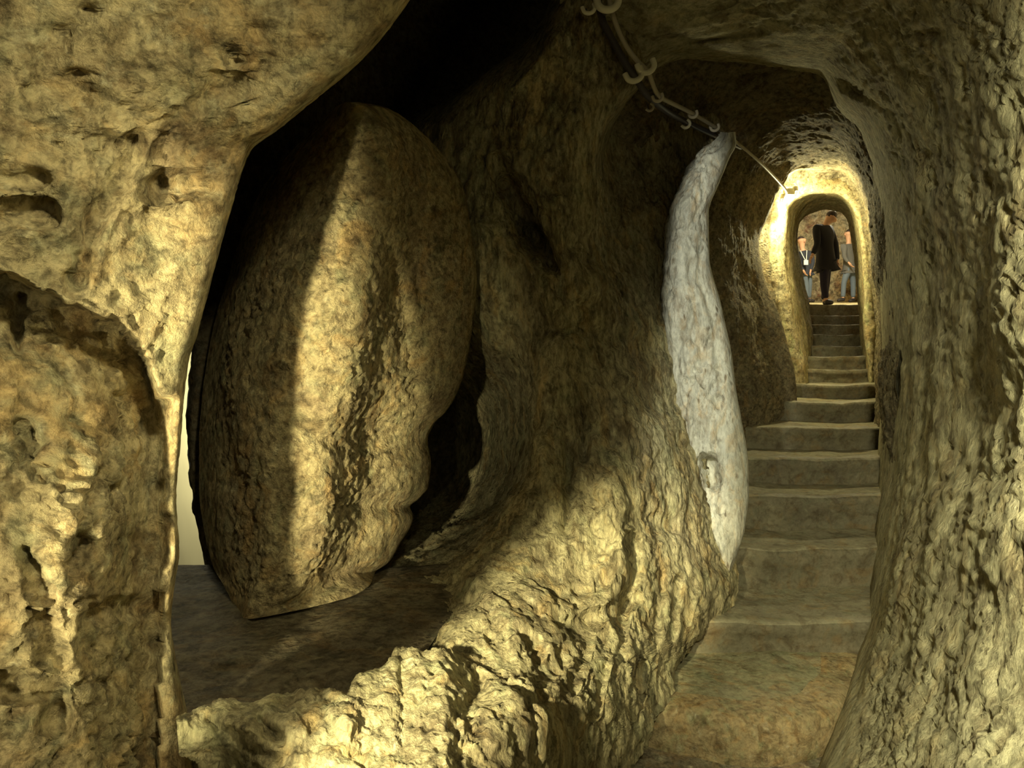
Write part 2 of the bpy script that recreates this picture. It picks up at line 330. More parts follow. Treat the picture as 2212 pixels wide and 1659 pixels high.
# ledge in front of the slot
lip = [(380, 1550), (405, 1542), (440, 1530), (500, 1513), (545, 1518), (590, 1502), (640, 1497), (700, 1493), (745, 1504), (762, 1488), (772, 1462), (800, 1450), (845, 1432), (862, 1402), (905, 1408), (950, 1404), (1000, 1410), (1050, 1430), (1100, 1470)]
ctrl = []
for x, y in lip:
    dl = .80/(y-HY)*F
    if x > 960: dl += .30*(x-960)/100
    ctrl.append([(x, y+90, dl+.30), (x, y+14, dl+.13), (x, y, dl+.02), (x+2, y+16, dl-.02), (x+5, y+60, dl-.12+max(0, 520-x)*.0008), (x+10, 1659, 1.58+max(0, 600-x)*.0013+max(0, x-960)*.002), (x+10, 2100, 1.08+max(0, x-960)*.002)])
struct(rock('trim_1', ctrl, 280, 180, M['middle'], .014, .008, .008, pits=.016, pitf=24, seed=44, stamps=[([(560, 1560), (600, 1590)], 16, .05), ([(450, 1560), (520, 1600), (600, 1640)], 14, .03), ([(700, 1560), (760, 1600)], 30, .02)]), 'crumbly rock ledge in front of the slot')

# slot floor and back of the slot
xs = np.linspace(-2.6, .5, 150); ys = np.linspace(1.75, 3.33, 90)
P = np.zeros((90, 150, 3)); xr = np.interp(ys, [1.75, 2.0, 2.3, 2.6, 3.0, 3.4], [-.52, -.26, -.26, -.20, -.12, -.1])[:, None]
P[..., 0] = -2.6+(xr+2.6)*np.linspace(0, 1, 150)[None, :]; P[..., 1] = ys[:, None]
P[..., 2] = CAMZ-.885+.012*fbm(P, 4, 4)-.06*np.exp(-((P[..., 0]+.5)**2+(P[..., 1]-1.98)**2)/.012)
P[-8:, :, 2] -= np.linspace(0, .1, 8)[:, None]
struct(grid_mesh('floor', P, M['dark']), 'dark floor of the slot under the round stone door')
ctrl = []
for y, e in [(-500, 380), (0, 380), (300, 380), (600, 380), (700, 390), (760, 410), (800, 408), (860, 403), (950, 397), (1030, 401), (1100, 410), (1150, 420), (1200, 434), (1240, 446), (1320, 455), (1400, 460)]:
    ctrl.append([(e+160, y, 4.2), (e+30, y, 3.75), (e+5, y, 3.40), (e, y, 3.30), (e+14, y, 3.24), (e+80, y, 3.3), (e+200, y, 3.6), (e+420, y, 4.3), (e+700, y, 4.9), (e+1000, y, 5.2)])
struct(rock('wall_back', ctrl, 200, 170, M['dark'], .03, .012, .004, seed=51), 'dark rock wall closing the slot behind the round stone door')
ctrl = [[(-300, -900, 2.2), (300, -900, 2.4), (900, -900, 2.8), (1500, -900, 3.0)], [(-300, -600, 3.2), (300, -500, 3.4), (900, -450, 3.8), (1500, -450, 4.2)], [(-300, -500, 5.2), (300, -400, 5.4), (900, -380, 5.8), (1500, -380, 6.2)]]
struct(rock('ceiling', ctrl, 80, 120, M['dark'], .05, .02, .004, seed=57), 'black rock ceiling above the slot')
# pale lit chamber glimpsed through the gap
P = np.array([[W(250, 500, 6.5), W(560, 500, 6.0)], [W(250, 1400, 6.5), W(560, 1400, 6.0)]]); 
ctrl = [[(150, y, 6.4), (300, y, 6.3), (400, y, 6.1), (560, y, 5.9)] for y in (300, 700, 1000, 1500)]
struct(rock('wall_far_left', ctrl, 60, 60, plain('pale_plaster', (.62, .57, .36), .9, nz=.05), .01, .004, .001, seed=58), 'smooth pale wall seen through the gap left of the stone door')

# ------------------------------------------------------------------ pillar, the light on it put into a pale colour
pil = [(285, 1562, 1588), (310, 1545, 1590), (340, 1512, 1577), (400, 1478, 1552), (460, 1456, 1531), (560, 1448, 1533), (650, 1437, 1556), (750, 1438, 1578), (850, 1452, 1592), (930, 1466, 1606), (1000, 1474, 1617), (1060, 1482, 1618), (1120, 1492, 1613), (1160, 1515, 1606), (1200, 1545, 1592), (1245, 1564, 1576), (1275, 1560, 1572)]
ctrl = []
for y, l, r in pil:
    t = (y-285)/990.; D = 3.93-.32*t; w = (r-l)
    ctrl.append([(l+4, y, D+.45), (l-6, y, D+.12), (l+.12*w, y, D+.02), (l+.45*w, y, D-.03), (l+.8*w, y, D-.03), (r-2, y, D+.02), (r, y, D+.10), (r-.3*w, y, D+.5)])
pl = rock('rock_pillar', ctrl, 300, 110, M['pale'], .020, .022, .007, pits=.040, pitf=24, seed=61, stretch=(1.3, 1.3, .6), keep=[[(r, y) for y, l, r in pil]], krad=25, ridge=.2,
          stamps=[([(1532, 1000), (1538, 1040)], 13, .16), ([(1520, 460), (1512, 600), (1545, 700), (1560, 820)], 8, .025), ([(1500, 1030), (1530, 1060), (1560, 1100)], 8, .02), ([(1545, 860), (1550, 880)], 7, .03)])
tag(pl, 'narrow rock pillar in a light-struck pale colour at the left edge of the stairs', 'pillar')

# ------------------------------------------------------------------ passage vault up to the doorway
def ring(d, *p): return [(x, y, d) for x, y in p]
R = [
 ring(3.95, (1240, 1300), (1240, 1100), (1240, 800), (1250, 550), (1262, 330), (1330, 170), (1450, 70), (1600, 50), (1760, 70), (1870, 190), (1925, 380), (1945, 650), (1940, 950), (1930, 1250)),
 ring(4.25, (1360, 1250), (1350, 1050), (1340, 800), (1330, 560), (1350, 370), (1410, 240), (1510, 165), (1620, 150), (1770, 175), (1862, 280), (1905, 430), (1925, 700), (1922, 950), (1915, 1180)),
 ring(4.7, (1520, 1180), (1500, 1000), (1490, 780), (1480, 560), (1490, 420), (1520, 320), (1585, 262), (1670, 245), (1790, 268), (1862, 350), (1895, 480), (1912, 730), (1912, 930), (1908, 1110)),
 ring(5.2, (1610, 1100), (1597, 950), (1585, 760), (1575, 580), (1575, 460), (1600, 375), (1650, 318), (1710, 300), (1800, 315), (1858, 385), (1887, 500), (1902, 730), (1902, 900), (1900, 1040)),
 ring(5.75, (1688, 1000), (1680, 900), (1655, 740), (1628, 600), (1622, 510), (1640, 430), (1675, 370), (1730, 342), (1808, 350), (1856, 405), (1882, 510), (1896, 730), (1892, 870), (1890, 980)),
 ring(6.05, (1722, 960), (1722, 860), (1690, 700), (1650, 592), (1640, 525), (1666, 452), (1694, 392), (1740, 358), (1812, 362), (1856, 412), (1882, 515), (1895, 730), (1890, 860), (1888, 950)),
 ring(6.15, (1712, 950), (1712, 850), (1668, 700), (1620, 600), (1605, 525), (1638, 440), (1690, 390), (1742, 360), (1812, 364), (1856, 414), (1882, 515), (1895, 730), (1890, 860), (1888, 945)),
 ring(6.5, (1690, 930), (1680, 830), (1630, 700), (1600, 600), (1590, 525), (1630, 435), (1692, 388), (1744, 362), (1812, 366), (1858, 416), (1884, 515), (1896, 730), (1890, 850), (1888, 930)),
 ring(6.62, (1722, 900), (1722, 820), (1690, 700), (1672, 600), (1668, 520), (1680, 440), (1705, 404), (1748, 384), (1808, 386), (1848, 428), (1873, 515), (1886, 720), (1885, 850), (1884, 920)),
]
def vx(px, py, d):
    return d
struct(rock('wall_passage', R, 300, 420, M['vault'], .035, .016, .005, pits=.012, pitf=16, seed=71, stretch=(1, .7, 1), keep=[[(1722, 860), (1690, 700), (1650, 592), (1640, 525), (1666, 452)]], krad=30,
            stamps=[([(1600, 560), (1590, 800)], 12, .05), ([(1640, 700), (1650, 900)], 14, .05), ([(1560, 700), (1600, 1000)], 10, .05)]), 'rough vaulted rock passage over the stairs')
Aout = [(1722, 900), (1722, 820), (1690, 700), (1672, 600), (1668, 520), (1680, 440), (1705, 404), (1748, 384), (1808, 386), (1848, 428), (1873, 515), (1886, 720), (1885, 850), (1884, 920)]
Ain = [(1742, 900), (1739, 815), (1718, 700), (1700, 600), (1691, 520), (1694, 452), (1718, 425), (1758, 414), (1806, 418), (1838, 446), (1857, 520), (1868, 720), (1874, 830), (1876, 900)]
Bq = [(1752, 850), (1750, 775), (1737, 670), (1722, 590), (1714, 520), (1720, 470), (1745, 438), (1778, 428), (1812, 434), (1838, 462), (1852, 530), (1862, 700), (1868, 780), (1870, 850)]
Bb = [(1757, 800), (1756, 740), (1748, 660), (1733, 590), (1723, 530), (1727, 490), (1746, 466), (1785, 450), (1815, 455), (1835, 480), (1845, 540), (1854, 660), (1861, 740), (1862, 800)]
R = [ring(6.80, *[(1785+(x-1785)*1.3, 640+(y-640)*1.18) for x, y in Aout]), ring(6.61, *Aout), ring(6.62, *[((a*.5+c*.5), (b*.5+e*.5)) for (a, b), (c, e) in zip(Aout, Ain)]), ring(6.68, *Ain), ring(6.8, *[(a*.9+c*.1, b*.9+e*.1) for (a, b), (c, e) in zip(Ain, Bq)]), ring(8.2, *Bq), ring(9.4, *Bb), ring(9.6, *[(1798+(x-1798)*1.08, 600+(y-600)*1.04) for x, y in Bb]), ring(9.7, *[(1798+(x-1798)*2.2, 600+(y-600)*1.6) for x, y in Bb])]
struct(rock('wall_doorway', R, 220, 300, M['door_way'], .02, .008, .003, seed=81), 'smooth arched rock doorway over the stairs')

# ------------------------------------------------------------------ right wall and near ceiling
R = [
 [(1220, 330, 4.4), (1200, 260, 3.9), (1210, 100, 3.6), (1210, -60, 3.3), (1230, -400, 2.8), (1230, -800, 2.2)],
 [(1350, 240, 4.5), (1340, 175, 3.9), (1350, 60, 3.5), (1350, -80, 3.1), (1350, -400, 2.5), (1360, -900, 2.0)],
 [(1490, 160, 4.6), (1480, 106, 3.85), (1480, 40, 3.4), (1500, -100, 2.9), (1530, -500, 2.2), (1560, -1100, 1.7)],
 [(1600, 155, 4.6), (1600, 110, 3.85), (1620, 20, 3.3), (1650, -120, 2.6), (1720, -600, 1.9), (1800, -1300, 1.5)],
 [(1700, 170, 4.6), (1700, 124, 3.85), (1740, 20, 3.15), (1800, -150, 2.4), (1980, -600, 1.7), (2200, -1300, 1.4)],
 [(1765, 190, 4.7), (1778, 146, 3.9), (1850, 30, 3.0), (2000, -120, 2.2), (2350, -600, 1.5), (2900, -1200, 1.2)],
 [(1800, 250, 4.8), (1815, 212, 4.0), (1910, 100, 3.0), (2120, -20, 2.0), (2600, -400, 1.3), (3400, -900, 1.0)],
 [(1850, 310, 4.9), (1866, 280, 4.1), (1960, 220, 3.1), (2200, 150, 1.8), (2800, 0, 1.12), (3900, -200, .7)],
 [(1882, 420, 5.1), (1898, 400, 4.3), (1985, 400, 3.2), (2230, 400, 1.72), (2800, 350, 1.08), (4000, 300, .62)],
 [(1900, 600, 5.2), (1913, 600, 4.4), (1995, 600, 3.25), (2230, 600, 1.68), (2800, 600, 1.05), (4000, 600, .6)],
 [(1905, 800, 5.2), (1918, 800, 4.5), (1990, 800, 3.3), (2230, 800, 1.65), (2800, 800, 1.02), (4000, 800, .6)],
 [(1895, 1000, 5.1), (1908, 1000, 4.5), (1965, 1000, 3.4), (2200, 1000, 1.65), (2800, 1000, 1.0), (4000, 1000, .6)],
 [(1885, 1150, 4.8), (1895, 1150, 4.1), (1945, 1150, 3.1), (2170, 1150, 1.62), (2800, 1150, 1.0), (4000, 1150, .6)],
 [(1858, 1350, 4.1), (1870, 1350, 3.5), (1925, 1350, 2.7), (2150, 1350, 1.58), (2800, 1350, 1.0), (4000, 1350, .6)],
 [(1818, 1500, 3.4), (1832, 1500, 2.95), (1905, 1500, 2.3), (2130, 1500, 1.5), (2800, 1500, .95), (4000, 1500, .6)],
 [(1765, 1659, 2.9), (1782, 1659, 2.5), (1885, 1659, 1.95), (2110, 1659, 1.4), (2800, 1659, .9), (4000, 1659, .6)],
 [(1640, 2100, 1.95), (1670, 2100, 1.75), (1850, 2100, 1.35), (2080, 2100, 1.08), (2800, 2100, .75), (4000, 2100, .5)]]
G = [([(1485, 90), (1560, 80), (1640, 68)], 7, .08), ([(1440, 30), (1520, 25), (1580, 8)], 8, .06), ([(1600, 20), (1670, 35)], 7, .05), ([(1540, 55), (1700, 50)], 8, .03), ([(1650, 95), (1680, 97)], 7, .03),
     ([(1825, 185), (1855, 200)], 13, .10), ([(1800, 165), (1880, 215), (1930, 240)], 9, .04), ([(1990, 60), (2020, 70)], 16, .05), ([(2105, 90), (2090, 170)], 24, .05), ([(1975, 290), (1995, 340)], 10, .04), ([(1950, 350), (1960, 352)], 10, .04),
     ([(2020, 395), (2026, 402)], 14, .05), ([(2140, 430), (2150, 400)], 16, .035), ([(2120, 520), (2160, 565)], 14, .03), ([(2020, 560), (2035, 620)], 14, .05), ([(2030, 680), (2040, 720)], 12, .04), ([(1945, 640), (1955, 740)], 12, .05),
     ([(1930, 760), (1960, 780)], 18, .05), ([(1900, 1180), (1880, 1350), (1850, 1500)], 14, .07), ([(2000, 120), (1960, 200)], 22, -.03), ([(2150, 130), (2180, 120)], 14, .03), ([(2080, 0), (2150, 60)], 16, .03)]
struct(rock('wall_right', R, 420, 300, M['right'], .026, .013, .008, pits=.022, pitf=24, stamps=G, seed=91, keep=[[(r_[1][0], r_[1][1]) for r_ in R]], krad=45), 'pitted tan rock wall on the right, curving into the near ceiling')

# ------------------------------------------------------------------ stair cut in the rock
stair = thing('rock_staircase', 'worn rock-cut stairs climbing through the arched doorway', 'staircase', loc=W(1700, 1636, 2.9))
steps = [  # y of the front edge, depth, left px, right px
 (1340, 3.40, 1515, 1842), (1183, 3.90, 1590, 1858), (1070, 4.35, 1612, 1892), (988, 4.80, 1640, 1902), (922, 5.30, 1690, 1903), (867, 5.85, 1712, 1887), (828, 6.40, 1728, 1886),
 (797, 7.0, 1738, 1878), (768, 7.6, 1745, 1872), (745, 8.5, 1750, 1868), (722, 9.5, 1752, 1864), (700, 10.5, 1753, 1860), (680, 11.5, 1754, 1857), (657, 12.6, 1755, 1854)]
zs = [CAMZ-(y-HY)/F*d for y, d, l, r in steps]; base_z = CAMZ-1.345
for i, (y, d, l, r) in enumerate(steps):
    z = zs[i]; zb = zs[i-1] if i else base_z
    dn = steps[i+1][1] if i+1 < len(steps) else d+1.2
    xl = (l-CX)/F*d-.35; xr = (r-CX)/F*d+.35
    shift = .49*(dn-d)
    n = 90
    prof2 = [(d+.02, zb-.10), (d+.015, zb-.01), (d+.012, zb+.3*(z-zb)), (d+.0, zb+.65*(z-zb)), (d-.006, z-.035), (d+.0, z-.012), (d+.018, z-.001), (d+.06, z), (d+.35*(dn-d), z-.006), (d+.75*(dn-d), z-.006), (dn+.05, z), (dn+.25, z-.02)]
    k = len(prof2); fine = 40
    pp = np.array(prof2); par = np.concatenate([[0], np.cumsum(np.hypot(*np.diff(pp, axis=0).T)+.015)])
    Q = pchip(par, pp, np.linspace(0, par[-1], fine))
    P = np.zeros((fine, n, 3)); u = np.linspace(0, 1, n)
    for a in range(fine):
        P[a, :, 1] = Q[a, 0]; P[a, :, 2] = Q[a, 1]
        P[a, :, 0] = xl+(xr-xl)*u+.49*(Q[a, 0]-d)
    cw = np.sin(np.pi*np.clip((u-.2)/.6, 0, 1))
    P[..., 2] -= (.012*cw)[None, :]*(P[..., 2] > zb+.5*(z-zb))
    P[..., 1] += (.05*np.abs(u-.5)*2)[None, :]**2*0 + .018*fbm(P*np.array([1, .15, .6]), 3.5, 3, .5, i)
    P[..., 2] += .010*fbm(P, 5, 4, .55, 200+i)
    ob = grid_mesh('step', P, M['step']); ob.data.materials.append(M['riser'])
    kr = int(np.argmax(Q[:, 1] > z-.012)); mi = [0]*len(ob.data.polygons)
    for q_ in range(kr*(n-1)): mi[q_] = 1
    ob.data.polygons.foreach_set('material_index', mi)  # risers take the shaded tone, treads the lit one
    set_origin(ob, (0, 0, 0)); ob.parent = stair; ob.matrix_parent_inverse = stair.matrix_world.inverted()
    ob.location = (-stair.location[0], -stair.location[1], -stair.location[2]); 

def reparent_fix(o): pass

# the rounded lowest slab
def slab():
    nr, nc = 70, 160
    cx, cy = W(1610, 1500, 3.0)[0], 3.22
    out = [(-.62, -.02), (-.60, -.12), (-.46, -.27), (-.22, -.38), (.05, -.43), (.28, -.36), (.45, -.2), (.62, .0), (.75, .35), (.30, .42), (-.1, .40), (-.45, .30), (-.62, -.02)]
    o = np.array(out); par = np.concatenate([[0], np.cumsum(np.hypot(*np.diff(o, axis=0).T))]); c = pchip(par, o, np.linspace(0, par[-1], nc+1))[:-1]
    zt = CAMZ-1.345; pr = [(0, 0), (.5, .0), (.80, -.004), (.91, -.012), (.965, -.04), (.99, -.085), (1.0, -.13), (.985, -.18), (.95, -.24)]
    pr = np.array(pr); pp = np.concatenate([[0], np.cumsum(np.hypot(*np.diff(pr, axis=0).T))]); q = pchip(pp, pr, np.linspace(0, pp[-1], nr))
    P = np.zeros((nr, nc, 3))
    for a in range(nr):
        P[a, :, 0] = cx+c[:, 0]*q[a, 0]; P[a, :, 1] = cy+c[:, 1]*q[a, 0]; P[a, :, 2] = zt+q[a, 1]
    P[..., 2] += .012*fbm(P, 5, 4, .5, 300); rad = fbm(P, 7, 4, .5, 310)*.012
    P[..., 1] -= rad*np.linspace(0, 1, nr)[:, None]
    ob = grid_mesh('slab_step', P, M['slab'], closed_v=True); ob.data.materials.append(M['rim'])
    ob.data.polygons.foreach_set('material_index', [1 if (k//nc) > nr*.52 else 0 for k in range(len(ob.data.polygons))]); set_origin(ob, (cx, cy, zt-.2))
    return ob
tag(slab(), 'rounded worn stone slab forming the lowest step, mottled green and ochre', 'step')
xs = np.linspace(-.4, 3.2, 140); ys = np.linspace(.2, 4.2, 140)
P = np.zeros((140, 140, 3)); P[..., 0] = xs[None, :]; P[..., 1] = ys[:, None]; P[..., 2] = .0+.02*fbm(P, 3, 5)
struct(grid_mesh('floor', P, M['earth']), 'trodden rock floor at the foot of the stairs')

# ------------------------------------------------------------------ far chamber
xc = (1800-CX)/F
def box_surface(name, fn, nu, nv, mat, amp, seed, fr=2.0, lab=None):
    u = np.linspace(0, 1, nu)[:, None]; v = np.linspace(0, 1, nv)[None, :]
    X, Y, Z = fn(u, v); P = np.stack(np.broadcast_arrays(X, Y, Z), -1).astype(float)
    N = blur(normals(P), 2); P = P+N*(amp*fbm(P, fr, 5, .55, seed))[..., None]
    return struct(grid_mesh(name, P, mat), lab)
zt = zs[-1]
box_surface('floor', lambda u, v: (4.2+6.5*v+0*u, 12.7+7.5*u+0*v, zt-.01+.09*7.5*u+0*v-.01), 50, 60, M['door_way'], .01, 401, lab='floor of the lit chamber at the top of the stairs')
M['chamber'] = rock_mat('chamber_tuff', (.42, .34, .2), (.55, .48, .3), (.62, .56, .38), green=(.24, .11, .07), sc=1.1, bump=.5, dark=.35, greenamt=.9, pale=(.7, .66, .48))
box_surface('wall_far', lambda u, v: (3.0+9.5*v+0*u, 19.8-.5*u**3+0*v, zt-1.0+6.0*u+0*v), 90, 110, M['chamber'], .18, 402, 1.2, lab='rough lit rock wall at the back of the far chamber')
box_surface('ceiling', lambda u, v: (3.0+9.5*v+0*u, 9.6+10.4*u+0*v, zt+3.2+0*u+0*v), 60, 60, M['chamber'], .1, 403, lab='rock ceiling of the far chamber')
box_surface('wall_far_side', lambda u, v: (3.6+.28*(9.6+10.4*v-9.6)+0*u, 9.6+10.4*v+0*u, zt-1.6+5.5*u+0*v), 60, 60, M['chamber'], .1, 404, lab='left rock wall of the far chamber')
box_surface('wall_far_side', lambda u, v: (5.6+.62*(10.4*v)+0*u, 9.6+10.4*v+0*u, zt-1.6+5.5*u+0*v), 60, 60, M['chamber'], .1, 405, lab='right rock wall of the far chamber')

# ------------------------------------------------------------------ cable, clips, lamp
M['cable'] = plain('cable_grey', (.48, .43, .32), .55)
M['china'] = plain('porcelain', (.78, .74, .58), .45)
M['conduit'] = plain('conduit_dark', (.07, .06, .06), .6)
cab = tube('cable', [W(*p) for p in [(1305, -60, 3.22), (1318, 20, 3.22), (1345, 90, 3.25), (1378, 135, 3.28), (1400, 152, 3.3), (1410, 182, 3.34), (1421, 208, 3.4), (1455, 225, 3.6), (1497, 245, 3.9), (1545, 275, 4.2), (1592, 307, 4.55), (1640, 348, 5.0), (1676, 385, 5.6), (1702, 414, 6.15), (1694, 425, 6.3), (1690, 440, 6.46)]], .0105, M['cable'])
tag(cab, 'thin grey electric cable strung along the ceiling towards the doorway', 'cable')
cab2 = tube('cable', [W(*p) for p in [(1285, -60, 3.3), (1292, 30, 3.3), (1325, 90, 3.3), (1352, 140, 3.32), (1372, 165, 3.34), (1395, 205, 3.42), (1430, 235, 3.7), (1478, 262, 4.0), (1540, 290, 4.35), (1600, 318, 4.75)]], .016, M['conduit'])
tag(cab2, 'dark slack cable hanging just below the thin grey cable', 'cable')
def clip(px, py, d, s, rot, label, mat='china'):
    t = thing('cable_clip', label, 'clip', 'cable clips under the ceiling', loc=W(px, py, d))
    pts = []
    for k in range(11):
        a = math.pi*(k/10.)+math.pi; pts.append((math.cos(a)*.036*s, 0, math.sin(a)*.030*s))
    pts = [(-.036*s, 0, .020*s)]+pts+[(.036*s, 0, .020*s)]
    c, sn = math.cos(rot), math.sin(rot)
    pts = [(x*c-z*sn, yy, x*sn+z*c) for x, yy, z in pts]
    o = tube('hook', pts, .0125*s, M[mat], t)
    o2 = tube('screw', [(0, 0, -.03*s), (0, .06*s, -.028*s), (0, .16*s, .05)], .005*s, M['conduit'], t)
clip(1370, 160, 3.24, 1.0, .45, 'white hook-shaped cable clip, left of the pair where the cable crosses the arch')
clip(1396, 142, 3.24, 1.0, .35, 'white hook-shaped cable clip, right of the pair where the cable crosses the arch')
clip(1272, 18, 3.15, .7, .3, 'small white cable clip at the top edge, left of the larger one')
clip(1313, 2, 3.12, 1.25, .2, 'large white cable clip cut off by the top edge of the photo')
clip(1421, 210, 3.38, .62, .3, 'dull cable clip at the bend where the cable turns right', 'cable')
clip(1497, 246, 3.88, .62, .3, 'dull cable clip halfway along the straight run of cable', 'cable')
clip(1544, 275, 4.18, .66, .3, 'dull cable clip farthest along the straight run of cable', 'cable')
clip(1404, 232, 3.5, .5, .9, 'small pale clip holding the slack dark cable, nearer one', 'cable')
clip(1482, 268, 3.95, .62, .8, 'small pale clip holding the slack dark cable, farther one')

lamp = thing('wall_lamp', 'small bright lamp fixed at the left shoulder of the arched doorway', 'lamp', loc=W(1690, 450, 6.5))
M['bulb'] = plain('bulb_glow', (1, .95, .7), .4, (1, .88, .5), 30)
def lathe(name, pr, mat, parent, loc=(0, 0, 0), n=24):
    P = np.array([[(r*math.cos(2*math.pi*k/n), r*math.sin(2*math.pi*k/n), z) for k in range(n)] for r, z in pr])
    o = grid_mesh(name, P, mat, closed_v=True, cap=True); o.parent = parent; o.location = loc; return o
lathe('bulb', [(.012, .05), (.018, .03), (.032, 0), (.034, -.02), (.024, -.045), (.006, -.055)], M['bulb'], lamp)
lathe('lamp_holder', [(.008, .11), (.02, .10), (.022, .055), (.016, .048)], M['china'], lamp)
jb = thing('junction_box', 'small pale cable junction at the left top of the arched doorway', 'junction box', loc=W(1704, 416, 6.35))
M['glossy'] = plain('junction_plastic', (.85, .82, .62), .3)
lathe('box_body', [(.01, .03), (.045, .028), (.05, 0), (.045, -.022), (.01, -.024)], M['glossy'], jb)
lathe('cable_gland', [(.008, .02), (.022, .018), (.024, -.018), (.008, -.02)], M['glossy'], jb, (.05, -.01, .03))
lathe('cable_gland', [(.008, .02), (.022, .018), (.024, -.018), (.008, -.02)], M['glossy'], jb, (-.05, -.01, -.035))

# ------------------------------------------------------------------ people
M['skin'] = plain('skin', (.62, .36, .22), .6, nz=.08); M['hair'] = plain('hair_dark', (.035, .022, .018), .6)
M['black'] = plain('black_cloth', (.012, .011, .014), .9); M['navy'] = plain('navy_cloth', (.03, .035, .05), .85)
M['jeans'] = plain('denim', (.13, .17, .22), .9); M['grey'] = plain('grey_cloth', (.12, .12, .11), .9); M['trouser'] = plain('dark_trousers', (.018, .014, .032), .9)
M['white'] = plain('badge_white', (.8, .85, .75), .5); M['shoe'] = plain('shoe_dark', (.03, .025, .025), .6)

def skin_obj(name, nodes, edges, mat, parent, sub=1, root=0):
    """nodes: [(x, y, z, rx, ry)]"""
    me = bpy.data.meshes.new(name); me.from_pydata([n[:3] for n in nodes], edges, []); me.materials.append(mat)
    o = bpy.data.objects.new(name, me); C.objects.link(o)
    if not me.skin_vertices: 
        md = o.modifiers.new('Skin', 'SKIN')
    else: md = o.modifiers.new('Skin', 'SKIN')
    for k, n in enumerate(nodes):
        sv = me.skin_vertices[0].data[k]; sv.radius = (n[3], n[4] if len(n) > 4 else n[3]); sv.use_root = (k == root)
    md.use_smooth_shade = True
    s = o.modifiers.new('Sub', 'SUBSURF'); s.levels = sub+1; s.render_levels = sub+1
    dg = bpy.context.evaluated_depsgraph_get(); m2 = bpy.data.meshes.new_from_object(o.evaluated_get(dg)); bpy.data.objects.remove(o)
    m2.materials.clear(); m2.materials.append(mat); m2.polygons.foreach_set('use_smooth', [True]*len(m2.polygons))
    o = bpy.data.objects.new(name, m2); C.objects.link(o); o.parent = parent
    return o

